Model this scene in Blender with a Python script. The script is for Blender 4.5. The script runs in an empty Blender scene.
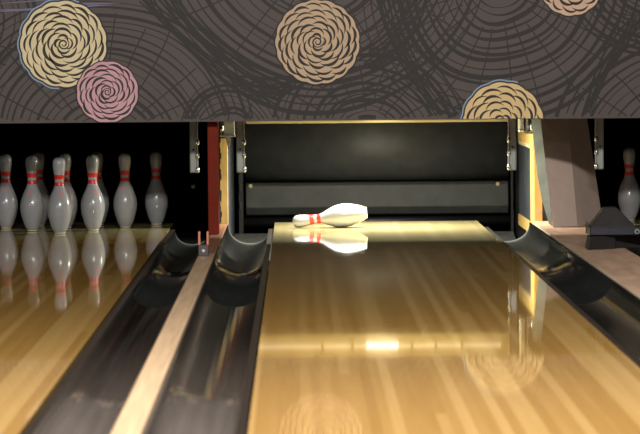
import bpy, bmesh, math, random
from mathutils import Vector, Matrix
random.seed(7)
PI = math.pi
C = bpy.context.scene.collection
SC = bpy.context.scene

# ------------------------------------------------------------------ camera
F, H = 3230.0, 0.866                       # focal length in px (640 wide), eye height
CX = .03                                   # eye, sideways
VPX, VPY, ROLL = 296.0, 57.0, math.radians(0.5)
fw = Vector(((VPX - 320) / F, (217 - VPY) / F, -1)).normalized()      # world +Y seen in camera axes
up = Vector((-math.sin(ROLL), math.cos(ROLL), 0))
up = (up - fw * up.dot(fw)).normalized()                              # world +Z
rt = fw.cross(up)                                                     # world +X
R = Matrix((rt, fw, up))                                              # camera axes -> world
cam_d = bpy.data.cameras.new('camera')
cam = bpy.data.objects.new('camera', cam_d); C.objects.link(cam)
cam.matrix_world = Matrix.Translation((CX, 0, H)) @ R.to_4x4()
cam_d.sensor_width = 36.0
cam_d.lens = F / 640 * 36.0
cam_d.clip_end = 100
cam_d.dof.use_dof = True
cam_d.dof.focus_distance = 15.9
cam_d.dof.aperture_fstop = 8.0
SC.camera = cam

def at(px, py, Y):
    """world point at depth Y that the photograph shows at (px, py)"""
    d = R @ Vector(((px - 320) / F, (217 - py) / F, -1))
    k = Y / d.y
    return Vector((CX + d.x * k, Y, H + d.z * k))

# ------------------------------------------------------------------ materials
def lin(c):
    return tuple(((v / 255) / 12.92 if v / 255 <= .04045 else ((v / 255 + .055) / 1.055) ** 2.4) for v in c) + (1,)

def mat(name, rgb, rough=.5, metal=0., spec=.5, noise=0., nscale=20., stretch=(1, 1, 1), bump=0., emit=None, estr=0., coat=0.):
    m = bpy.data.materials.new(name); m.use_nodes = True
    nt = m.node_tree; b = nt.nodes['Principled BSDF']
    b.inputs['Base Color'].default_value = lin(rgb)
    b.inputs['Roughness'].default_value = rough
    b.inputs['Metallic'].default_value = metal
    b.inputs['Specular IOR Level'].default_value = spec
    b.inputs['Coat Weight'].default_value = coat
    if noise or bump:
        tc = nt.nodes.new('ShaderNodeTexCoord'); mp = nt.nodes.new('ShaderNodeMapping')
        mp.inputs['Scale'].default_value = stretch
        nz = nt.nodes.new('ShaderNodeTexNoise'); nz.inputs['Scale'].default_value = nscale
        nz.inputs['Detail'].default_value = 5
        nt.links.new(tc.outputs['Object'], mp.inputs[0]); nt.links.new(mp.outputs[0], nz.inputs['Vector'])
        if noise:
            cr = nt.nodes.new('ShaderNodeValToRGB')
            c = lin(rgb)
            cr.color_ramp.elements[0].position = .3; cr.color_ramp.elements[1].position = .7
            cr.color_ramp.elements[0].color = tuple(v * (1 - noise) for v in c[:3]) + (1,)
            cr.color_ramp.elements[1].color = tuple(min(1, v * (1 + noise)) for v in c[:3]) + (1,)
            nt.links.new(nz.outputs[0], cr.inputs[0]); nt.links.new(cr.outputs[0], b.inputs['Base Color'])
        if bump:
            bp = nt.nodes.new('ShaderNodeBump'); bp.inputs['Strength'].default_value = bump
            bp.inputs['Distance'].default_value = .002
            nt.links.new(nz.outputs[0], bp.inputs['Height']); nt.links.new(bp.outputs[0], b.inputs['Normal'])
    if emit:
        b.inputs['Emission Color'].default_value = lin(emit); b.inputs['Emission Strength'].default_value = estr
    return m

def lane_mat(name, dark, mid, light, rough, seed, board=.0272):
    m = bpy.data.materials.new(name); m.use_nodes = True
    nt = m.node_tree; b = nt.nodes['Principled BSDF']; N = nt.nodes.new; L = nt.links.new
    tc = N('ShaderNodeTexCoord'); sp = N('ShaderNodeSeparateXYZ'); L(tc.outputs['Object'], sp.inputs[0])
    dv = N('ShaderNodeMath'); dv.operation = 'DIVIDE'; dv.inputs[1].default_value = board; L(sp.outputs[0], dv.inputs[0])
    fl = N('ShaderNodeMath'); fl.operation = 'FLOOR'; L(dv.outputs[0], fl.inputs[0])
    ad = N('ShaderNodeMath'); ad.inputs[1].default_value = seed; L(fl.outputs[0], ad.inputs[0])
    wn = N('ShaderNodeTexWhiteNoise'); wn.noise_dimensions = '1D'; L(ad.outputs[0], wn.inputs['W'])
    # each board is cut into lengths
    ly = N('ShaderNodeMath'); ly.operation = 'MULTIPLY_ADD'; ly.inputs[1].default_value = 1 / 14
    L(sp.outputs[1], ly.inputs[0]); L(wn.outputs[0], ly.inputs[2])
    lf = N('ShaderNodeMath'); lf.operation = 'FLOOR'; L(ly.outputs[0], lf.inputs[0])
    cb = N('ShaderNodeCombineXYZ'); L(ad.outputs[0], cb.inputs[0]); L(lf.outputs[0], cb.inputs[1])
    w2 = N('ShaderNodeTexWhiteNoise'); w2.noise_dimensions = '2D'; L(cb.outputs[0], w2.inputs['Vector'])
    mp = N('ShaderNodeMapping'); mp.inputs['Scale'].default_value = (60, 1.2, 1); L(tc.outputs['Object'], mp.inputs[0])
    nz = N('ShaderNodeTexNoise'); nz.inputs['Scale'].default_value = 1.; nz.inputs['Detail'].default_value = 6; L(mp.outputs[0], nz.inputs['Vector'])
    pw = N('ShaderNodeMath'); pw.operation = 'POWER'; pw.inputs[1].default_value = 2.2; L(w2.outputs[0], pw.inputs[0])
    mx = N('ShaderNodeMath'); mx.operation = 'MULTIPLY_ADD'; mx.inputs[1].default_value = .62
    nn = N('ShaderNodeMath'); nn.operation = 'MULTIPLY'; nn.inputs[1].default_value = .40; L(nz.outputs[0], nn.inputs[0])
    L(pw.outputs[0], mx.inputs[0]); L(nn.outputs[0], mx.inputs[2])
    cr = N('ShaderNodeValToRGB'); e = cr.color_ramp.elements
    e[0].position = .1; e[0].color = lin(dark); e[1].position = .85; e[1].color = lin(light)
    k = e.new(.4); k.color = lin(mid)
    L(mx.outputs[0], cr.inputs[0]); L(cr.outputs[0], b.inputs['Base Color'])
    b.inputs['Roughness'].default_value = rough
    b.inputs['IOR'].default_value = 1.45
    mp2 = N('ShaderNodeMapping'); mp2.inputs['Scale'].default_value = (7, 1.6, 1); L(tc.outputs['Object'], mp2.inputs[0])
    n2 = N('ShaderNodeTexNoise'); n2.inputs['Scale'].default_value = 1.4; L(mp2.outputs[0], n2.inputs['Vector'])
    bp = N('ShaderNodeBump'); bp.inputs['Strength'].default_value = .012; bp.inputs['Distance'].default_value = .003
    L(n2.outputs[0], bp.inputs['Height']); L(bp.outputs[0], b.inputs['Normal'])
    return m

M = {}
M['lane'] = lane_mat('lane_maple', (174, 132, 68), (188, 146, 80), (206, 167, 101), .035, 11)
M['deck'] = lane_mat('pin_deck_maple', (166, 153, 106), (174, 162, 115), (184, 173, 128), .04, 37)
M['lane_side'] = mat('lane_edge_wood', (60, 45, 30), .4, noise=.3, stretch=(30, 1, 30), nscale=2)
M['ledge'] = mat('gutter_ledge', (42, 34, 27), .4, noise=.25, stretch=(30, 1, 30), nscale=2)
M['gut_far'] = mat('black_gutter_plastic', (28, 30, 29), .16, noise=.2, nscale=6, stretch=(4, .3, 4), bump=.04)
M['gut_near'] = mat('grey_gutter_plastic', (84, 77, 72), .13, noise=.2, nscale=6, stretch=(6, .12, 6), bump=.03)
M['rim'] = mat('lamplit_gutter_rim', (150, 155, 152), .35, metal=.4)
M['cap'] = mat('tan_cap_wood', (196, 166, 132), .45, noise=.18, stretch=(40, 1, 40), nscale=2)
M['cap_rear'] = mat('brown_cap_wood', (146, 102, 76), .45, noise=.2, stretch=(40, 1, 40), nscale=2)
M['board'] = mat('return_board_wood', (216, 178, 150), .45, noise=.22, stretch=(9, 1.6, 9), nscale=2.2)
M['board_edge'] = mat('return_board_edge', (214, 190, 160), .4, noise=.2, stretch=(20, 1, 20), nscale=2)
M['red'] = mat('red_paint', (122, 36, 16), .55, spec=.12, noise=.1, nscale=9)
M['ply'] = mat('yellow_plywood', (204, 172, 104), .6, spec=.15, noise=.16, stretch=(8, 8, 1), nscale=6)
M['dark'] = mat('black_paint', (16, 16, 17), .5, noise=.2, nscale=10)
M['slate'] = mat('slate_lining', (62, 68, 76), .5, noise=.45, stretch=(4, 4, 1.2), nscale=6)
M['rubber'] = mat('black_rubber', (60, 62, 62), .5, noise=.22, nscale=14, bump=.1)
M['rubber_low'] = mat('charcoal_rubber', (54, 57, 56), .55, noise=.2, nscale=14, bump=.1)
M['belt'] = mat('grey_belt', (96, 100, 97), .7, noise=.2, nscale=25, bump=.2)
M['steel'] = mat('grey_painted_steel', (152, 157, 152), .38, metal=.25, noise=.12, nscale=14)
M['chrome'] = mat('bright_steel', (205, 208, 205), .22, metal=.85, noise=.1, nscale=20)
M['guard'] = mat('grey_guard_sheet', (98, 103, 98), .85, spec=.08, noise=.2, nscale=9)
M['hood'] = mat('beige_hood_paint', (240, 214, 200), .55, noise=.06, nscale=12)
M['black_pl'] = mat('dark_grey_plastic', (44, 42, 42), .38, noise=.2, nscale=16)
M['blue_pl'] = mat('blue_black_plastic', (38, 40, 54), .35, noise=.15, nscale=16)
M['olive'] = mat('olive_edge', (88, 83, 68), .5, noise=.3, nscale=30)  # lighter olive tone on the housing's left side
M['pin'] = mat('pin_white', (152, 154, 158), .22, noise=.03, nscale=30, coat=.3)
M['pin_red'] = mat('pin_red', (206, 44, 34), .3)
M['pin_mark'] = mat('pin_faded_red', (214, 120, 118), .4)
M['pin_base'] = mat('pin_base_nylon', (222, 214, 178), .4)
M['panel'] = mat('brown_print', (88, 78, 75), .6, noise=.05, nscale=8)
M['ring'] = mat('dark_print', (37, 32, 33), .6)
M['ink'] = mat('black_print', (40, 33, 32), .6)
M['cream'] = mat('cream_print', (246, 228, 182), .6, noise=.05, nscale=12)
M['pink'] = mat('pink_print', (226, 174, 184), .6, noise=.05, nscale=12)
M['tan'] = mat('tan_print', (218, 188, 154), .6, noise=.05, nscale=12)
M['gold'] = mat('gold_print', (244, 212, 152), .6, noise=.05, nscale=12)
M['peach'] = mat('peach_print', (232, 196, 168), .6, noise=.05, nscale=12)
M['blue'] = mat('light_blue_print_and_glint', (150, 176, 206), .6)
M['violet'] = mat('violet_reflection', (122, 122, 160), .6)
M['trim'] = mat('panel_bottom_trim', (70, 64, 58), .5)
M['rail'] = mat('cream_rail', (226, 214, 176), .5, noise=.08, nscale=10)
M['tube'] = mat('lamp_tube', (255, 240, 205), .4, emit=(255, 236, 196), estr=.8)
M['bulb'] = mat('lamp_bulb', (255, 248, 230), .4, emit=(255, 246, 224), estr=3)
M['brass'] = mat('brass_bolt', (214, 200, 150), .3, metal=.7)
M['copper'] = mat('orange_prong', (214, 140, 104), .4)
M['clip'] = mat('grey_bracket', (74, 66, 68), .45)
M['floor'] = mat('dark_floor', (30, 30, 30), .8, noise=.2, nscale=6)
M['shaded_rubber'] = mat('shade_black_curtain', (7, 7, 8), .9, spec=.1, noise=.1, nscale=8)  # cushion rubber again, with the unlit pit's darkness put into its colour
M['wall'] = mat('black_wall', (10, 10, 11), .8, noise=.2, nscale=4)

# ------------------------------------------------------------------ mesh building
class MB:
    def __init__(s):
        s.bm = bmesh.new(); s.mats = []
    def mi(s, m):
        if m not in s.mats: s.mats.append(m)
        return s.mats.index(m)
    def face(s, pts, m):
        try:
            f = s.bm.faces.new([s.bm.verts.new(p) for p in pts]); f.material_index = s.mi(m)
        except ValueError: pass
    def hull(s, a, b, m, cap=True):
        """prism between two point loops of equal length"""
        i = s.mi(m); A = [s.bm.verts.new(p) for p in a]; B = [s.bm.verts.new(p) for p in b]; n = len(A)
        fs = []
        for k in range(n):
            fs.append(s.bm.faces.new((A[k], A[(k + 1) % n], B[(k + 1) % n], B[k])))
        if cap:
            fs.append(s.bm.faces.new(A[::-1])); fs.append(s.bm.faces.new(B))
        for f in fs: f.material_index = i
        return fs
    def box(s, x0, x1, y0, y1, z0, z1, m):
        return s.hull([(x0, y0, z0), (x1, y0, z0), (x1, y1, z0), (x0, y1, z0)],
                      [(x0, y0, z1), (x1, y0, z1), (x1, y1, z1), (x0, y1, z1)], m)
    def prism_y(s, prof, y0, y1, m):
        return s.hull([(x, y0, z) for x, z in prof], [(x, y1, z) for x, z in prof], m)
    def prism_x(s, prof, x0, x1, m):
        return s.hull([(x0, y, z) for y, z in prof], [(x1, y, z) for y, z in prof], m)
    def tube(s, p, q, r, m, n=16, r2=None):
        p, q = Vector(p), Vector(q); d = (q - p).normalized()
        a = d.orthogonal().normalized(); b = d.cross(a); r2 = r if r2 is None else r2
        fs = s.hull([p + (a * math.cos(t) + b * math.sin(t)) * r for t in [2 * PI * k / n for k in range(n)]],
                    [q + (a * math.cos(t) + b * math.sin(t)) * r2 for t in [2 * PI * k / n for k in range(n)]], m)
        for f in fs[:n]: f.smooth = True
    def ball(s, c, r, m, sc=(1, 1, 1)):
        i = s.mi(m)
        g = bmesh.ops.create_uvsphere(s.bm, u_segments=16, v_segments=10, radius=r,
                                      matrix=Matrix.Translation(c) @ Matrix.Diagonal((*sc, 1)))
        for v in g['verts']:
            for f in v.link_faces: f.material_index = i; f.smooth = True
    def lathe(s, prof, m, n=48, bands=()):
        """prof: (r, z) from bottom to top"""
        rows = []
        for r, z in prof:
            if r < 1e-6: rows.append([s.bm.verts.new((0, 0, z))])
            else: rows.append([s.bm.verts.new((r * math.cos(2 * PI * k / n), r * math.sin(2 * PI * k / n), z)) for k in range(n)])
        i = s.mi(m)
        for A, B in zip(rows, rows[1:]):
            for k in range(n):
                q = (k + 1) % n
                if len(A) == 1: f = s.bm.faces.new((A[0], B[q], B[k]))
                elif len(B) == 1: f = s.bm.faces.new((A[k], A[q], B[0]))
                else: f = s.bm.faces.new((A[k], A[q], B[q], B[k]))
                f.material_index = i; f.smooth = True
    def build(s, name, parent=None, bevel=0., org=(0, 0, 0), normals=True, weld=False):
        if weld: bmesh.ops.remove_doubles(s.bm, verts=s.bm.verts, dist=1e-5)
        if normals: bmesh.ops.recalc_face_normals(s.bm, faces=s.bm.faces)
        o_ = Vector(org)
        if parent is not None and 'org' in parent: o_ = Vector(parent['org'])
        if o_.length: bmesh.ops.translate(s.bm, verts=s.bm.verts, vec=-o_)
        me = bpy.data.meshes.new(name); s.bm.to_mesh(me); s.bm.free()
        for m in s.mats: me.materials.append(m)
        o = bpy.data.objects.new(name, me); C.objects.link(o)
        if parent is not None: o.parent = parent
        elif o_.length: o.location = o_
        if bevel:
            b = o.modifiers.new('bevel', 'BEVEL'); b.width = bevel; b.segments = 2; b.limit_method = 'ANGLE'
            b.harden_normals = False
        return o

def tag(o, label, cat, group=None):
    o['label'] = label; o['category'] = cat
    if group: o['group'] = group
    return o
ORG = {}
def thing(name, label, cat, loc, group=None):
    o = bpy.data.objects.new(name, None); C.objects.link(o); o.location = loc; o.empty_display_size = .05
    tag(o, label, cat, group); ORG[o.name] = Vector(loc)
    return o
def part(mb, name, parent, bevel=0., label=None, **k):
    """a part given in world coordinates, hung under its thing (or under a part of it)"""
    root = parent
    while root.parent is not None: root = root.parent
    org = ORG.get(root.name, root.location.copy())
    bmesh.ops.translate(mb.bm, verts=mb.bm.verts, vec=-org)
    o = mb.build(name, parent, bevel, **k)
    if label: o['label'] = label
    return o
def struct(mb, name):
    o = mb.build(name); o['kind'] = 'structure'; return o

# ------------------------------------------------------------------ layout across the lanes (metres, X = 0 near the camera)
LANE_L = (-1.680, -.620)          # left lane
LANE_M = (-.089, .972)            # lane with the fallen pin
LANE_R = (1.695, 2.76)            # lane at the right edge
Y0, YDECK, YEND = 5.5, 15.86, 16.93
KB = 16.40                        # front of the kickbacks, end of the gutters
YC = 18.0                         # cushion
BOT = -.30

# setting
b = MB(); b.box(-3.2, 3.4, 5.0, 18.9, BOT - .05, BOT, M['floor']); struct(b, 'floor')
b = MB(); b.box(-3.2, 3.4, 18.75, 18.85, BOT, 2.2, M['wall']); struct(b, 'wall_back')

b = MB(); b.box(-3.2, 3.4, 15.2, 18.9, 2.2, 2.25, M['wall']); struct(b, 'ceiling')

# lanes
def lane(x, label, yd=15.6):
    cx = (x[0] + x[1]) / 2
    t = thing('bowling_lane', label, 'bowling lane', (cx, YEND, BOT), 'bowling lanes')
    b = MB(); b.box(x[0], x[1], Y0, yd, -.06, 0, M['lane'])
    part(b, 'lane_bed', t)
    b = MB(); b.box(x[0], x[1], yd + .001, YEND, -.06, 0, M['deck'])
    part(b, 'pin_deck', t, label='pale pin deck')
    b = MB(); b.box(x[0] + .002, x[1] - .002, Y0, YEND, BOT, -.0605, M['lane_side'])
    part(b, 'lane_support', t)
    return t
lane(LANE_L, 'glossy yellow wooden bowling lane on the left, with the nine standing pins')
lane(LANE_M, 'glossy yellow wooden bowling lane in the middle, with the toppled pin at its end', 14.72)  # pin deck made longer here, its pale colour also painting the lamp-lit strip
lane(LANE_R, 'dark far-right bowling lane mostly hidden behind the black ball return housing')

# gutters: xi = lane side, xo = outer side
def gutter(xi, xo, label, zo=.018):
    sg = 1 if xo > xi else -1
    t = thing('gutter', label, 'gutter', ((xi + xo) / 2, KB, BOT), 'gutters')
    w = abs(xo - xi); led = .022
    def prof(depth, n=22):
        p = [(0, -.006), (led, -.006)]
        for k in range(1, n + 1):
            a = PI * k / n
            x = led + (w - led) * (1 - math.cos(a)) / 2
            e = math.sin(a) ** .8
            z0 = -.006 + (zo + .006) * (k / n)
            p.append((x, z0 - depth * e))
        return [(xi + sg * x, z) for x, z in p]
    def sect(y0, y1, d0, d1, m, name, lab=None):
        b = MB(); P, Q = prof(d0), prof(d1)
        th = .006
        i = b.mi(m); il = b.mi(M['ledge'])
        for (A, B, dz) in ((P, Q, 0), (P, Q, -th)):
            va = [b.bm.verts.new((x, y0, z + dz)) for x, z in A]; vb = [b.bm.verts.new((x, y1, z + dz)) for x, z in B]
            for k in range(len(va) - 1):
                f = b.bm.faces.new((va[k], va[k + 1], vb[k + 1], vb[k])); f.smooth = k > 1
                f.material_index = il if k == 0 else i
            if dz == 0: ta, tb = va, vb
            else:
                for (u, v) in ((ta, va), (tb, vb)):
                    for k in range(len(u) - 1):
                        f = b.bm.faces.new((u[k], u[k + 1], v[k + 1], v[k])); f.material_index = i
                for k in (0, len(va) - 1):
                    f = b.bm.faces.new((ta[k], tb[k], vb[k], va[k])); f.material_index = i
        return part(b, name, t, label=lab)
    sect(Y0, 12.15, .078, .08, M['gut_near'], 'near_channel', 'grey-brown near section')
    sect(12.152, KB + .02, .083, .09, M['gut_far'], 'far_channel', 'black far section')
    # bright rim at the far end, lamplight put into its colour
    b = MB(); P = prof(.09)[2:]
    i = b.mi(M['rim']); rows = []
    for x, z in P:
        rows.append([b.bm.verts.new(p) for p in ((x, KB + .021, z + .003), (x, KB + .021, z - .006), (x, KB + .04, z - .006), (x, KB + .04, z + .003))])
    for A, B in zip(rows, rows[1:]):
        for k in range(4):
            f = b.bm.faces.new((A[k], A[(k + 1) % 4], B[(k + 1) % 4], B[k])); f.material_index = i; f.smooth = False
    part(b, 'end_rim', t, label='bright rim, lamplight in its colour')
    b = MB()
    b.box((xi + xo) / 2 - .05, (xi + xo) / 2 + .05, Y0, KB, BOT, -.1, M['dark'])
    part(b, 'support', t)
    return t
gutter(LANE_L[1] + .006, -.400, 'dark gutter running along the right side of the left lane')
gutter(LANE_M[0] - .006, -.322, 'dark gutter between the tan cap strip and the middle lane')
gutter(LANE_M[1] + .006, 1.212, 'dark gutter along the right side of the middle lane, beside the wooden board')
gutter(LANE_R[0] - .006, 1.462, 'black gutter at the right edge, behind the black ball return housing')

# cap between the two gutters
t = thing('division_cap', 'long tan wooden cap strip between the left and middle lane gutters', 'cap strip', (-.36, 15.4, BOT))
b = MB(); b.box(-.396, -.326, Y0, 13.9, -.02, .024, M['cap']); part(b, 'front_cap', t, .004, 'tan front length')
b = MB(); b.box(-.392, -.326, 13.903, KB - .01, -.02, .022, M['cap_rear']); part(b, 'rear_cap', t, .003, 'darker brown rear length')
b = MB(); b.box(-.38, -.342, Y0, KB - .01, BOT, -.0205, M['lane_side']); part(b, 'support', t)

# small two-pronged bracket on the cap
p0 = at(198.5, 256, 13.72); p1 = at(208.8, 256, 13.72)
zc = .0245
t = thing('pronged_bracket', 'small grey bracket with two orange prongs on the tan cap strip', 'bracket', ((p0.x + p1.x) / 2, 13.72, zc))
xa, xb = p0.x, p1.x
b = MB(); b.box(xa, xb, 13.70, 13.78, zc, zc + .046, M['clip']); pl = part(b, 'base', t, .003)
b = MB(); b.tube(((xa + xb) / 2, 13.701, zc + .024), ((xa + xb) / 2, 13.692, zc + .024), .007, M['chrome']); part(b, 'screw', pl)
for x in (xa + .004, xb - .004):
    b = MB(); b.box(x - .0045, x + .0045, 13.71, 13.74, zc + .0462, zc + .104, M['copper']); part(b, 'prong', t, .002, 'orange prong')

# ------------------------------------------------------------------ red post
px0, px1 = at(207.8, 180, 15.42).x, at(218.6, 180, 15.42).x
b = MB(); b.box(px0, px1, 15.42, 15.52, .0225, 2.199, M['red'])
o = b.build('post', None, .004, org=((px0 + px1) / 2, 15.47, .0225))
tag(o, 'dark red upright post behind the patterned panel, between left and middle lanes', 'post')

# ------------------------------------------------------------------ kickbacks
def holes(b, x, ys, zs): pass
# left
t = thing('kickback', 'upright pit side wall with yellow plywood edge just right of the red post', 'pit wall', (-.36, KB, BOT), 'pit side walls')
b = MB(); b.box(-.402, -.334, KB + .022, 18.5, BOT, 1.25, M['dark']); part(b, 'core', t)
b = MB(); b.box(-.362, -.322, KB + .0, KB + .02, -.0, .455, M['ply']); part(b, 'front_edge', t, .002, 'yellow plywood edge')
b = MB()
for k in range(16):
    z = .03 + .027 * k
    b.box(-.364 , -.357 + .004 * math.sin(k * 1.7), KB - .004, KB - .0005, z, z + .0275, M['dark'])
part(b, 'edge_tape', t, 0, 'ragged black tape')
b = MB(); b.box(-.3335, -.322, KB + .022, 18.2, BOT + .01, .46, M['slate']); part(b, 'lining', t, .001, 'grey lining panel')
b = MB(); b.box(-.362, -.322, KB, KB + .02, -.05, -.001, M['rail']); part(b, 'edge_foot', t)
# right
t = thing('kickback', 'upright pit side wall with yellow wooden frame right of the middle lane', 'pit wall', (1.25, KB, BOT), 'pit side walls')
b = MB(); b.box(1.246, 1.30, KB + .022, 18.5, BOT, 1.25, M['dark']); part(b, 'core', t)
b = MB(); b.box(1.236, 1.276, KB, KB + .02, .0, .455, M['ply'])
for z in (.062, .25): b.box(1.250, 1.275, KB - .003, KB - .0002, z, z + .02, M['cap'])
part(b, 'front_edge', t, .001, 'yellow plywood edge')
b = MB()
X0, X1 = 1.232, 1.2455
b.box(X0, X1, KB + .022, KB + .22, -.055, .462, M['ply'])
b.box(X0, X1, KB + .2205, 17.55, .405, .462, M['ply'])
b.box(X0, X1, KB + .2205, 17.55, -.055, .005, M['ply'])
part(b, 'frame', t, .001, 'yellow wooden frame')
b = MB(); b.box(1.238, X1, KB + .221, 17.55, .0055, .4045, M['slate']); part(b, 'lining', t, 0, 'dark slate lining panel')
b = MB()
b.box(1.2345, 1.2378, KB + .221, 17.55, .385, .4045, M['rail'])
b.box(1.2345, 1.2378, KB + .221, KB + .30, .0055, .3848, M['guard'])
part(b, 'lining_edge', t, 0, 'pale lining edge')

# ------------------------------------------------------------------ hanging guide bars
def bar(px, label, lx):
    t = thing('guide_bar', label, 'guide bar', (px, 15.9, .30), 'hanging guide bars')
    b = MB(); b.box(px - .019, px + .019, 15.9, 15.93, .30, 2.199, M['steel']); part(b, 'bar', t, .006)
    b = MB(); b.box(px + lx * .0195 - .003, px + lx * .0195 + .003, 15.893, 15.935, .31, 2.199, M['chrome']); part(b, 'side_flange', t, .001, 'bright side flange')
    for z in (.315, .385, .45):
        b = MB(); b.ball((px + lx * .019, 15.89, z), .0105, M['chrome'], (1, 1, 1.5)); part(b, 'knob', t)
    b = MB(); b.tube((px, 15.8995, .415), (px, 15.893, .415), .005, M['dark']); part(b, 'bolt', t)
    return t
bx = lambda x: at(x, 150, 15.9).x
bar(bx(240.2), 'grey steel guide bar hanging at the left side of the lit middle pit', 1)
bar(bx(512.6), 'grey steel guide bar hanging at the right side of the lit middle pit', -1)
bar(bx(193.5), 'dim steel guide bar hanging left of the red post', 1)
bar(bx(600.0), 'dim steel guide bar hanging behind the beige hood, before the far-right lane', -1)

# short cylinder and fitting at right of the middle pit
a = at(521, 132, 16.38)
b = MB(); b.tube((a.x, 16.38, a.z), (a.x, 16.38, 2.199), .0155, M['steel']); b.tube((a.x, 16.38, a.z), (a.x, 16.38, a.z + .012), .0165, M['chrome'])
tag(b.build('damper_cylinder', org=(a.x, 16.38, a.z)), 'short grey cylinder hanging right of the right guide bar', 'cylinder')
a0, a1 = at(526, 133, 16.36), at(531.5, 119, 16.36)
t = thing('latch_fitting', 'bright metal latch fitting above the yellow frame of the right pit wall', 'fitting', (a0.x, 16.36, a0.z))
b = MB(); b.box(a0.x, a0.x + .012, 16.36, 16.385, a0.z + .01, 2.199, M['chrome']); part(b, 'rod', t, .002)
b = MB(); b.box(a0.x - .003, a1.x + .018, 16.355, 16.39, a0.z - .006, a0.z + .0095, M['chrome']); part(b, 'clamp', t, .003)
b = MB(); b.ball((a1.x + .002, 16.35, a0.z + .03), .013, M['chrome'], (1, 1, 1.5)); part(b, 'nut', t)
# bracket at the left
q0, q1 = at(219.5, 137, 16.36), at(235.5, 123, 16.36)
t = thing('mounting_bracket', 'shiny metal bracket above the yellow plywood edge by the red post', 'bracket', (q0.x, 16.36, q0.z))
b = MB(); b.box(q0.x, q1.x, 16.34, 16.39, q0.z, q0.z + .012, M['chrome']); part(b, 'shelf', t, .003)
b = MB(); b.box(q0.x + .022, q1.x - .004, 16.36, 16.38, q0.z + .0125, 2.199, M['steel']); part(b, 'plate', t, .003)
b = MB(); b.tube((q0.x + .006, 16.36, q0.z + .02), (q0.x + .018, 16.345, q0.z + .06), .005, M['chrome']); b.ball((q0.x + .012, 16.345, q0.z + .04), .012, M['chrome']); part(b, 'clip', t)
b = MB()
u = at(226.5, 141, 16.36); v = at(231, 150, 16.36)
b.hull([(u.x - .006, 16.34, q0.z - .001), (u.x + .02, 16.34, q0.z - .001), (v.x + .002, 16.34, v.z + .02), (v.x - .012, 16.34, v.z)],
       [(u.x - .006, 16.35, q0.z - .001), (u.x + .02, 16.35, q0.z - .001), (v.x + .002, 16.35, v.z + .02), (v.x - .012, 16.35, v.z)], M['chrome'])
part(b, 'tongue', t)

# ------------------------------------------------------------------ pit cushions
def cushion(xl, xr, label, bolts, low, upm):
    cx = (xl + xr) / 2
    t = thing('pit_cushion', label, 'pit cushion', (cx, YC, BOT), 'pit cushions')
    # upper curtain: bulges forward, tucked back at the bottom
    prof = [(YC - .02, .62), (YC - .05, .56), (YC - .085, .46), (YC - .10, .36), (YC - .09, .28), (YC - .055, .215), (YC - .01, .178),
            (YC + .03, .172), (YC + .03, .62)]
    b = MB(); fs = b.prism_x(prof, xl, xr, upm)
    for f in fs[:7]: f.smooth = True
    part(b, 'upper_curtain', t)
    b = MB(); prof = [(YC + .02, -.022), (YC - .03, -.01), (YC - .06, .03), (YC - .06, .15), (YC - .045, .166), (YC + .02, .168)]
    b.prism_x(prof, xl + .003, xr - .003, low); lp = part(b, 'lower_panel', t, .004)
    b = MB(); b.tube((xl - .01, YC - .02, -.052), (xr + .01, YC - .02, -.052), .026, M['dark']); part(b, 'bottom_roller', t, 0, 'black roller')
    for x in bolts:
        b = MB(); b.tube((x, YC - .061, .152), (x, YC - .072, .152), .011, M['brass']); b.tube((x, YC - .072, .152), (x, YC - .079, .152), .006, M['brass']); part(b, 'bolt', lp, 0, 'brass bolt')
    for x0, x1 in ((xl - .036, xl - .012), (xr + .012, xr + .026)):
        b = MB(); b.box(x0, x1, YC - .04, YC + .02, BOT, .60, M['dark']); sb = part(b, 'side_bracket', t)
        for k in range(5):
            b = MB(); b.box(x0 + .004, x1 - .004, YC - .055, YC - .041, .02 + .1 * k, .06 + .1 * k, M['black_pl']); part(b, 'lug', sb)
    return t
xl, xr = at(245, 150, YC).x, at(508, 150, YC).x
cushion(xl, xr, 'black rubber cushion curtain closing the lit pit behind the toppled pin', (at(248.5, 185, YC).x + .012, at(497, 186, YC).x), M['rubber_low'], M['rubber'])
cushion(-1.83, -.45, 'unlit black pit cushion behind the standing pins on the left', (at(193.5, 182, YC).x,), M['shaded_rubber'], M['shaded_rubber'])
cushion(1.42, 2.95, 'unlit black pit cushion behind the lone pin at the right edge', (), M['shaded_rubber'], M['shaded_rubber'])

def belt(x0, x1, label):
    b = MB(); b.prism_x([(16.97, -.235), (17.93, -.112), (17.93, -.13), (16.97, -.253)], x0, x1, M['belt'])
    for y in (17.0, 17.9): b.box(x0 + .04, x0 + .09, y, y + .03, BOT, -.255 + (y - 17) * .12, M['belt']); b.box(x1 - .09, x1 - .04, y, y + .03, BOT, -.255 + (y - 17) * .12, M['belt'])
    tag(b.build('pit_conveyor', org=((x0 + x1) / 2, 17.4, BOT)), label, 'conveyor', 'pit conveyors')
belt(-.318, 1.228, 'grey sloping conveyor belt in the bottom of the lit middle pit')
belt(-1.9, -.41, 'dark conveyor belt in the unlit pit behind the standing pins')

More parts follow.
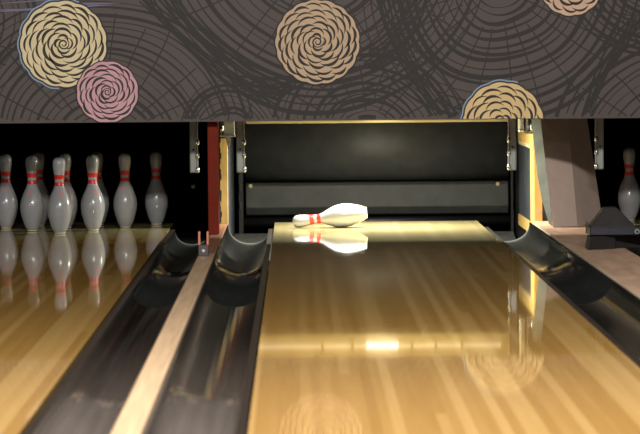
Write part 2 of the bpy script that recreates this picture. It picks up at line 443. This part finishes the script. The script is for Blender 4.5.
# ------------------------------------------------------------------ pit lamp on its rail
t = thing('pit_lamp', 'cream lamp rail spanning the middle pit just under the patterned panel', 'lamp', (.45, 16.20, .535))
rx0, rx1 = at(246, 121, 16.2).x, at(509, 121, 16.2).x
b = MB(); b.box(rx0, rx1, 16.20, 16.215, .534, .70, M['rail']); part(b, 'rail', t, .002)
b = MB(); b.box(rx0, rx1, 16.05, 16.50, .7005, .708, M['rail']); part(b, 'canopy', t)
for x in (rx0 + .06, rx1 - .06):
    b = MB(); b.tube((x, 16.25, .7085), (x, 16.25, 2.199), .01, M['steel']); part(b, 'hanger', t)
b = MB(); b.tube((rx0 + .05, 16.17, .588), (rx1 - .05, 16.17, .588), .007, M['tube']); part(b, 'tube', t, 0, 'glowing tube')
b = MB(); b.tube((.37, 16.15, .584), (.53, 16.15, .584), .011, M['bulb']); part(b, 'bulb', t, 0, 'bright bulb')
for x in (rx0 + .04, .15, .30, .60, .72, .85, rx1 - .04):
    b = MB(); b.box(x - .006, x + .006, 16.16, 16.1995, .575, .60, M['rail']); part(b, 'clip', t)
ld = bpy.data.lights.new('pit_strip_light', 'AREA'); ld.shape = 'RECTANGLE'; ld.size = .62; ld.size_y = .012
ld.energy = 52; ld.color = (1, .95, .80)
lo = bpy.data.objects.new('pit_strip_light', ld); C.objects.link(lo); lo.parent = t
lo.location = (0, .14, .594 - .535)

# ------------------------------------------------------------------ pins
IN = .0254
PR = [(0, 0), (.90, 0), (1.0, .06), (1.414, .75), (1.70, 1.45), (1.953, 2.25), (2.255, 3.375), (2.35, 3.95), (2.383, 4.5), (2.36, 5.1), (2.2815, 5.875), (2.10, 6.55),
      (1.8515, 7.25), (1.54, 7.95), (1.236, 8.625), (1.08, 9.05), (.9825, 9.375), (.92, 9.7), (.8985, 10), (.905, 10.4), (.935, 10.875), (.985, 11.3),
      (1.047, 11.75), (1.13, 12.2), (1.203, 12.625), (1.255, 13.1), (1.2735, 13.55), (1.245, 13.95), (1.15, 14.35), (.97, 14.66), (.70, 14.87), (.38, 14.97), (0, 15)]
def rad(h):
    for (r0, z0), (r1, z1) in zip(PR[1:], PR[2:]):
        if z0 <= h <= z1: return r0 + (r1 - r0) * (h - z0) / max(1e-9, z1 - z0)
def make_pin():
    b = MB(); b.lathe([(r * IN, z * IN) for r, z in PR], M['pin'])
    pin = b.build('bowling_pin')
    for z0, z1 in ((10.65, 11.5), (9.32, 10.05)):
        n = 6; hs = [z0 + (z1 - z0) * k / n for k in range(n + 1)]
        b = MB(); b.lathe([((rad(hs[0]) - .01) * IN, z0 * IN)] + [((rad(h) + .022) * IN, h * IN) for h in hs] + [((rad(hs[-1]) - .01) * IN, z1 * IN)], M['pin_red'])
        b.build('neck_band', pin)['label'] = 'red neck band'
    # little faded red print low on the shoulder, facing the bowler
    b = MB()
    def patch(a0, a1, h0, h1):
        n = 5
        for i in range(n):
            for j in range(3):
                q = []
                for (u, v) in ((i, j), (i + 1, j), (i + 1, j + 1), (i, j + 1)):
                    a = -PI / 2 + a0 + (a1 - a0) * u / n; h = h0 + (h1 - h0) * v / 3; r = (rad(h) + .02) * IN
                    q.append((r * math.cos(a), r * math.sin(a), h * IN))
                b.face(q, M['pin_mark'])
    for a0, a1, h0, h1 in ((-.32, .26, 7.55, 7.68), (-.24, -.16, 7.7, 8.1), (-.06, .02, 7.7, 8.25), (.12, .2, 7.7, 8.1), (-.2, .14, 7.2, 7.32)): patch(a0, a1, h0, h1)
    b.build('printed_mark', pin, weld=True)['label'] = 'faded red print'
    n = 1
    b = MB(); b.lathe([(.6 * IN, -.0005), (1.02 * IN, .0004), (1.10 * IN, .12 * IN), (1.13 * IN, .21 * IN), (1.06 * IN, .23 * IN)], M['pin_base']); b.build('base_ring', pin)['label'] = 'cream base ring'
    return pin
pin0 = make_pin()
used = [False]
def place_pin(loc, label, rot=(0, 0, 0), group='standing bowling pins'):
    if not used[0]: p = pin0; used[0] = True
    else:
        p = pin0.copy(); C.objects.link(p)
        for ch in pin0.children:
            c = ch.copy(); C.objects.link(c); c.parent = p
    p.location = loc; p.rotation_euler = rot
    tag(p, label, 'bowling pin', group)
    return p
Z1 = 16.0; S = .3048; D = .264; CL = -1.142; zt = .0012
rk = [
 (0, 0, 0, 'frontmost standing pin of the left rack, nearest the bowler', .3),
 (-.5, 1, 0, 'standing pin just left of and behind the frontmost pin', -.2),
 (.5, 1, 0, 'standing pin just right of and behind the frontmost pin', .5),
 (-1, 2, 0, 'standing pin at the left edge of the photo, cut by the frame', .0),
 (0, 2, 0, 'standing pin half hidden directly behind the frontmost pin', .1),
 (1, 2, 0, 'standing pin second from the right in the left rack, clear of the others', -.2),
 (-.5, 3, 0, 'back-row pin mostly hidden behind the pin left of the frontmost', 1.5),
 (.5, 3, 0, 'back-row pin almost wholly hidden behind the pin right of the frontmost', 2.),
 (1.5, 3, 0, 'rightmost and dimmest standing pin of the left rack, in the back row', .6),
]
for u, r, _, lab, rz in rk:
    place_pin((CL - .006 - .004 * r + u * S, Z1 + r * D, zt), lab, (0, 0, rz))
pr = at(629, 200, Z1 + 3 * D)
place_pin((pr.x + .002, Z1 + 3 * D, zt), 'lone dim standing pin at the far right edge above the black housing', (0, 0, .2))
# the toppled pin: axis along -X (head to the left), belly and head on the deck
yp = 16.33; tilt = math.asin((2.383 - 1.2735) / (13.55 - 4.5))
xb_ = at(367, 215, yp).x
# local +Z -> (-cos t, 0, -sin t)
zb = 2.383 * IN / math.cos(tilt) + 4.5 * IN * math.sin(tilt) + .0006 - (2.383 * IN) * (1 / math.cos(tilt) - math.cos(tilt))
Rm = Matrix(((math.sin(tilt), 0, -math.cos(tilt)), (0, 1, 0), (math.cos(tilt), 0, -math.sin(tilt)))).transposed()
ax_z = Vector((-math.cos(tilt), .05, -math.sin(tilt))).normalized(); ax_x = Vector((-math.sin(tilt), 0, math.cos(tilt)))
ax_x = (ax_x - ax_z * ax_x.dot(ax_z)).normalized(); ax_y = ax_z.cross(ax_x)
Rm = Matrix((ax_x, ax_y, ax_z)).transposed() @ Matrix.Rotation(2.6, 3, 'Z')
lowest = min((Rm @ v.co).z for v in pin0.data.vertices)
place_pin((xb_ - .0, yp, -lowest + .0012), 'brightly lit toppled pin lying on its side at the end of the middle lane', Rm.to_euler(), 'toppled bowling pin')

# ------------------------------------------------------------------ patterned masking panel
YP = 15.33; ZB = .565; ZT = 2.199; PX0, PX1 = -2.7, 3.1
def pp(px, py):                      # a point of the print, from where the photograph shows it
    v = at(px, py, YP); return v.x, v.z
t = thing('masking_panel', 'wide brown panel printed with dark rings and round flowers above the lanes', 'panel', (.2, YP, ZB))
b = MB(); b.box(PX0, PX1, YP, YP + .02, ZB, ZT, M['panel'])
def clipseg(P):
    return all(PX0 < x < PX1 and ZB + .002 < z < ZT for x, z in P)
layer = [0]
def ribbon(pts, ws, m, y):
    """flat ribbon along pts with half widths ws"""
    layer[0] += 1; y = YP - .0003 - 4e-6 * layer[0]
    for k in range(len(pts) - 1):
        (x0, z0), (x1, z1) = pts[k], pts[k + 1]
        d = Vector((x1 - x0, z1 - z0))
        if d.length < 1e-6: continue
        d.normalize(); n = Vector((-d.y, d.x))
        w0, w1 = ws[k], ws[k + 1]
        q = [(x0 - n.x * w0, z0 - n.y * w0), (x1 - n.x * w1, z1 - n.y * w1), (x1 + n.x * w1, z1 + n.y * w1), (x0 + n.x * w0, z0 + n.y * w0)]
        if clipseg(q): b.face([(x, y, z) for x, z in q], m)
PXM = 1 / 210.7
def rings(px, py, radii, wmul=1., ell=1., a0=0., a1=2 * PI, seed=0, rad_lines=0, rr=(20, 120)):
    rnd = random.Random(seed); cx, cz = pp(px, py)
    y = 0
    ph = [rnd.uniform(0, 6) for _ in range(6)]
    for r in radii:
        n = 110; pts = []; ws = []; w0 = rnd.uniform(.65, 1.35) * wmul; o1, o2 = rnd.uniform(0, 6), rnd.uniform(0, 6)
        for k in range(n + 1):
            a = a0 + (a1 - a0) * k / n
            rr_ = r * (1 + .022 * math.sin(3 * a + ph[0]) + .012 * math.sin(5 * a + ph[1] + r * .03)) + .7 * math.sin(4 * a + o1)
            pts.append((cx + rr_ * PXM * ell * math.cos(a), cz + rr_ * PXM * math.sin(a)))
            ws.append(PXM * max(.25, w0 * (.85 + .5 * math.sin(2 * a + o2))))
        ribbon(pts, ws, M['ring'], y)
    for k in range(rad_lines):
        a = 2 * PI * (k + rnd.uniform(-.25, .25)) / rad_lines; s0 = rr[0] + rnd.uniform(0, 25); s1 = rr[1] - rnd.uniform(0, 30)
        bend = rnd.uniform(-.08, .08); n = 8
        pts = []
        for i in range(n + 1):
            s = s0 + (s1 - s0) * i / n; aa = a + bend * (i / n) ** 2
            pts.append((cx + s * PXM * ell * math.cos(aa), cz + s * PXM * math.sin(aa)))
        ribbon(pts, [PXM * .7] * (n + 1), M['ring'], y)
def rl(a, z, st, seed):
    rnd = random.Random(seed); r = a; o = []
    while r < z: o.append(r); r += st * rnd.uniform(.7, 1.3)
    return o
rings(100, 145, rl(28, 152, 7.2, 1), 1.25, 1.04, seed=1, rad_lines=26, rr=(30, 150))
rings(318, -48, rl(40, 158, 7.6, 2), 1.35, 1.1, seed=2, rad_lines=22, rr=(40, 150))
rings(500, -14, rl(22, 140, 8.2, 3), 1.6, 1.06, seed=3, rad_lines=26, rr=(26, 140))
rings(368, 136, rl(20, 92, 6.6, 4), 1.2, 1.1, seed=4, rad_lines=22, rr=(20, 95))
rings(672, 150, rl(30, 128, 7.5, 5), 1.2, 1.0, seed=5, rad_lines=20, rr=(30, 125))
rings(652, -30, rl(18, 88, 6.2, 6), 1.4, 1.0, seed=6, rad_lines=14, rr=(20, 80))
rings(230, 150, rl(20, 74, 6.2, 7), 1.2, .8, seed=7, rad_lines=12, rr=(20, 70))
rings(-60, 20, rl(20, 96, 7.5, 8), 1.1, 1., seed=8, rad_lines=18, rr=(20, 90))
rings(150, -170, rl(26, 120, 7.6, 10), 1.4, 1.1, seed=10, rad_lines=22, rr=(26, 118))
rings(470, -215, rl(24, 130, 7.8, 11), 1.4, 1.05, seed=11, rad_lines=24, rr=(26, 128))
rings(-150, -110, rl(24, 140, 7.8, 12), 1.4, 1.05, seed=12, rad_lines=24, rr=(26, 138))
rings(760, -190, rl(24, 130, 7.8, 13), 1.4, 1.05, seed=13, rad_lines=24, rr=(26, 128))
rings(-190, 120, rl(20, 90, 7.8, 14), 1.3, 1.0, seed=14, rad_lines=20, rr=(20, 88))
rings(800, 40, rl(20, 120, 8, 9), 1.3, 1., seed=9, rad_lines=18, rr=(20, 115))
# the dense swathes where ring systems cross
def swathe(p, q, w, n, seed, bow=12):
    rnd = random.Random(seed); y = 0
    d = Vector((q[0] - p[0], q[1] - p[1])); nn = Vector((-d.y, d.x)).normalized()
    for k in range(n):
        o0 = rnd.uniform(-w, w); o1 = rnd.uniform(-w, w); bw = bow + rnd.uniform(-6, 6); m = 18; pts = []
        for i in range(m + 1):
            s = i / m; off = o0 + (o1 - o0) * s + bw * 4 * s * (1 - s)
            pts.append(pp(p[0] + d.x * s + nn.x * off, p[1] + d.y * s + nn.y * off))
        ribbon(pts, [PXM * rnd.uniform(.5, 1.2)] * (m + 1), M['ring'], y)
swathe((150, -12), (285, 96), 17, 17, 1, 10)
swathe((388, -10), (462, 122), 16, 11, 2, 10)
swathe((585, 118), (640, 18), 7, 7, 3, -6)
swathe((420, -8), (362, 62), 14, 9, 4, -8)
swathe((240, 84), (300, 82), 8, 8, 5, 4)
# streaks top left: reflected neon light painted into the panel
for (p, q, w, m) in (((-6, 12), (62, 7), 1.0, 'violet'), ((-6, 10), (36, 9.5), .7, 'violet'), ((50, 5), (120, 3), .9, 'violet'), ((-6, 4), (60, -1), .5, 'violet'), ((30, 9), (112, 5), .4, 'blue')):
    n = 12; ribbon([pp(p[0] + (q[0] - p[0]) * k / n, p[1] + (q[1] - p[1]) * k / n) for k in range(n + 1)], [PXM * w * math.sin(PI * (k + .2) / (n + .4)) + .0002 for k in range(n + 1)], M[m], YP - .0024)
part(b, 'printed_board', t, normals=False)
b = MB(); b.box(PX0, PX1, YP - .004, YP + .024, ZB - .002, ZB - .0002, M['trim']); part(b, 'bottom_trim', t)

def rosette(px, py, rpx, m, label, counts, seed, spiral=1, outline=None, y=YP - .0045, squash=1., thick=1.):
    rnd = random.Random(seed); cx, cz = pp(px, py); Rr = rpx * PXM
    b = MB(); zmin = ZB + .001
    def P(r, a, yy): return (cx + r * math.cos(a), yy, max(zmin, cz + squash * r * math.sin(a)))
    n0 = counts[-1]; N = n0 * 8
    def outer(a, k=1.): return Rr * k * (1 + .028 * abs(math.sin(a * n0 / 2)) - .02)
    pts = [P(outer(2 * PI * k / N), 2 * PI * k / N, y) for k in range(N)]
    i = b.mi(M[m]); c = b.bm.verts.new((cx, y, max(zmin, cz)))
    vs = [b.bm.verts.new(p) for p in pts]
    for k in range(N):
        A, B = vs[k], vs[(k + 1) % N]
        if (A.co - B.co).length > 1e-7 and max(A.co.z, B.co.z, c.co.z) > zmin + 1e-6:
            f = b.bm.faces.new((c, B, A)); f.material_index = i
    def band(ra, rb, mm, yy, a_from=0., a_to=2 * PI):
        for k in range(N):
            a, a2 = 2 * PI * k / N, 2 * PI * (k + 1) / N
            if not a_from <= a <= a_to: continue
            q = [P(outer(a, ra), a, yy), P(outer(a2, ra), a2, yy), P(outer(a2, rb), a2, yy), P(outer(a, rb), a, yy)]
            if max(v[2] for v in q) > zmin + 1e-6: b.face(q, M[mm])
    band(.985, 1.022, 'ink', y - .0002)
    if outline: band(1.022, 1.055, outline, y - .0001, *( (1.2, 4.6) if outline == 'blue' else (0, 2 * PI)))
    K = len(counts)
    for k, n in enumerate(counts):
        r = Rr * (.13 + .84 * (k + .45) / K); dr = Rr * .84 / K
        off = rnd.uniform(0, 6)
        for j in range(n):
            a = off + 2 * PI * (j + rnd.uniform(-.12, .12)) / n
            span = 2 * PI / n * rnd.uniform(1.2, 1.6); wm = dr * rnd.uniform(.15, .29) * thick; jr = rnd.uniform(-.12, .12) * dr
            m_ = 12; prev = None
            for s in range(m_ + 1):
                u = -1 + 2 * s / m_
                aa = a + u * span / 2; rc = r + jr + spiral * u * dr * .30 - u * u * dr * .50
                w = wm * max(0., 1 - u * u) ** 1.1 + .0002
                cur = (P(rc - w * .8, aa, y - .0004), P(rc + w, aa, y - .0004))
                if prev:
                    q = [prev[0], cur[0], cur[1], prev[1]]
                    if max(v[2] for v in q) > zmin + 1e-6: b.face(q, M['ink'])
                prev = cur
    # spiral heart
    prev = None
    for s in range(40):
        u = s / 39; a = spiral * u * 2.2 * 2 * PI * .8 + seed; rc = Rr * (.03 + .11 * u); w = Rr * .014 * (.4 + math.sin(PI * u))
        cur = (P(rc - w, a, y - .0004), P(rc + w, a, y - .0004))
        if prev: b.face([prev[0], cur[0], cur[1], prev[1]], M['ink'])
        prev = cur
    return part(b, 'printed_rosette', t, 0, label, normals=False)
rosette(63.5, 44, 43.5, 'cream', 'large cream printed flower', (4, 5, 7, 10, 12, 15), 3, 1, 'blue')
rosette(107.5, 92, 31, 'pink', 'pink printed flower', (3, 5, 7, 9, 12), 5, 1, y=YP - .0058)
rosette(317.5, 42, 42.5, 'tan', 'tan printed flower', (4, 6, 8, 10, 13, 17), 8, 1)
rosette(503, 124, 41, 'gold', 'gold half flower cut by the panel bottom', (5, 7, 9, 11, 13), 10, 1, 'blue', squash=1.03, thick=.85)
rosette(571, -16, 32, 'peach', 'peach printed flower', (4, 6, 9, 13), 12, 1)
rosette(-60, 80, 40, 'tan', 'tan printed flower', (4, 6, 8, 11, 14), 13, 1)
rosette(720, 60, 42, 'cream', 'cream printed flower', (4, 6, 8, 11, 14, 17), 14, 1)

# ------------------------------------------------------------------ right side: return board, hood, housing
t = thing('ball_return_board', 'flat pinkish-brown wooden board at right between two gutters', 'board', (1.33, 14, BOT))
b = MB(); b.box(1.2305, 1.456, Y0, KB - .002, -.02, .022, M['board']); part(b, 'top_board', t)
b = MB(); b.box(1.302, 1.456, KB - .0015, 17.85, -.02, .022, M['board']); part(b, 'rear_board', t)
b = MB(); b.box(1.214, 1.230, Y0, KB - .3, -.02, .024, M['board_edge']); part(b, 'edge_strip', t, .003, 'pale edge strip')
b = MB(); b.box(1.28, 1.42, Y0, 16.3, BOT, -.0205, M['lane_side']); part(b, 'support', t)

zf = .0225
A0, A1 = at(553, 228, 15.77), at(540, 112, 16.28)
B0, B1 = at(577.5, 225.5, 15.92), at(567.5, 112, 16.38)
C0, C1 = at(602.5, 221.5, 16.28), at(586, 112, 16.72)
for v in (A0, B0, C0): v.z = zf
def onplane(px, py, p, q, s_):
    n = (q - p).cross(s_ - p); o = Vector((CX, 0, H)); d = at(px, py, 16.) - o
    return o + d * ((p - o).dot(n) / d.dot(n))
A1 = onplane(540, 112, A0, B0, B1); C1 = onplane(586, 112, B0, C0, B1)
t = thing('return_hood', 'beige folded metal hood leaning back on the wooden board at right', 'hood', (B0.x, B0.y, zf))
b = MB()
def thick(v, d): return Vector((v.x + .002, v.y + d, v.z))
b.hull([A0, B0, B1, A1], [thick(A0, .012), thick(B0, .012), thick(B1, .012), thick(A1, .012)], M['hood'])
part(b, 'left_face', t)
b = MB()
b.hull([B0 + Vector((.0005, 0, 0)), C0, C1, B1 + Vector((.0005, 0, 0))], [thick(B0, .0125), thick(C0, .012), thick(C1, .012), thick(B1, .0125)], M['hood'])
part(b, 'right_face', t)
b = MB()
L = [(531, 112), (532.5, 130), (534.5, 150), (537.5, 175), (542, 200), (549, 224)]
Rg = [(539.8, 112), (541.7, 130), (544, 150), (547, 175), (549.8, 200), (552.7, 226.5)]
n = len(L)
def yh(py): return 15.77 + (16.28 - 15.77) * (228 - py) / 116 + .006
rows = []
for (l, r) in zip(L, Rg):
    p, q = at(*l, yh(l[1]) + .05), at(*r, yh(r[1])); p.z = max(p.z, zf); q.z = max(q.z, zf)
    rows.append((p, q))
for (p, q), (p2, q2) in zip(rows, rows[1:]):
    b.hull([p, q, q2, p2], [v + Vector((0, .006, 0)) for v in (p, q, q2, p2)], M['guard'])
part(b, 'guard_strip', t, 0, 'grey side strip')

t = thing('ball_return_housing', 'black angular plastic housing on the wooden board at the right edge', 'housing', (1.30, 14.0, zf))
b = MB()
b.hull([(1.283, 13.92, zf), (1.41, 13.99, zf), (1.41, 14.12, zf), (1.283, 14.07, zf)],
       [(1.294, 13.93, .079), (1.41, 13.995, .084), (1.41, 14.12, .084), (1.294, 14.07, .079)], M['black_pl'])
part(b, 'base', t, .003)
b = MB()
b.hull([(1.4105, 14.02, zf), (1.60, 14.12, zf), (1.60, 14.24, zf), (1.4105, 14.14, zf)],
       [(1.4105, 14.025, .084), (1.60, 14.125, .084), (1.60, 14.24, .084), (1.4105, 14.14, .084)], M['black_pl'])
part(b, 'rear_base', t, .003)
b = MB(); b.box(1.296, 1.60, 13.95, 14.11, .0845, .118, M['blue_pl']); part(b, 'band', t, .003, 'blue-black band')
b = MB()
b.hull([(1.299, 13.955, .1185), (1.497, 13.955, .1185), (1.497, 14.10, .1185), (1.299, 14.10, .1185)],
       [(1.363, 14.0, .201), (1.415, 14.0, .203), (1.415, 14.09, .203), (1.363, 14.09, .201)], M['black_pl'])
part(b, 'top_cover', t, .003)
b = MB(); b.hull([(1.2955, 13.955, .086), (1.2955, 14.06, .086), (1.2955, 14.06, .138), (1.2955, 13.96, .118)],
       [(1.289, 13.955, .090), (1.286, 14.06, .090), (1.288, 14.06, .138), (1.290, 13.96, .12)], M['olive'])
part(b, 'side_clip', t, .001, 'olive clip')
kx = at(637, 231, 13.945).x
b = MB(); b.tube((kx, 13.9495, .10), (kx, 13.936, .10), .011, M['steel']); b.tube((kx, 13.936, .10), (kx, 13.931, .10), .006, M['dark']); part(b, 'knob', t, 0, 'grey knob')

# ------------------------------------------------------------------ hall lights (rows of ceiling lamps above and behind the bowler)
def lamp(x, y, z, sx, sy, e, col, tgt):
    d = bpy.data.lights.new('ceiling_light', 'AREA'); d.shape = 'RECTANGLE'; d.size = sx; d.size_y = sy; d.energy = e; d.color = col
    o = bpy.data.objects.new('ceiling_light', d); C.objects.link(o); o.location = (x, y, z)
    o.rotation_euler = (Vector(tgt) - Vector((x, y, z))).to_track_quat('-Z', 'Y').to_euler()
lamp(.2, 6.6, 3.1, 3.4, .3, 370, (1, .95, .89), (.2, 10, 0))
lamp(-7.5, -1.0, 3.2, 4, .4, 150, (1, .95, .89), (.3, 13, 0.3))
w = bpy.data.worlds.new('hall'); SC.world = w; w.use_nodes = True
w.node_tree.nodes['Background'].inputs[0].default_value = (.9, .85, .8, 1)
w.node_tree.nodes['Background'].inputs[1].default_value = .02

SC.view_settings.view_transform = 'Standard'; SC.view_settings.look = 'None'
SC.view_settings.gamma = 1; SC.view_settings.exposure = 0.3; SC.view_settings.use_curve_mapping = False
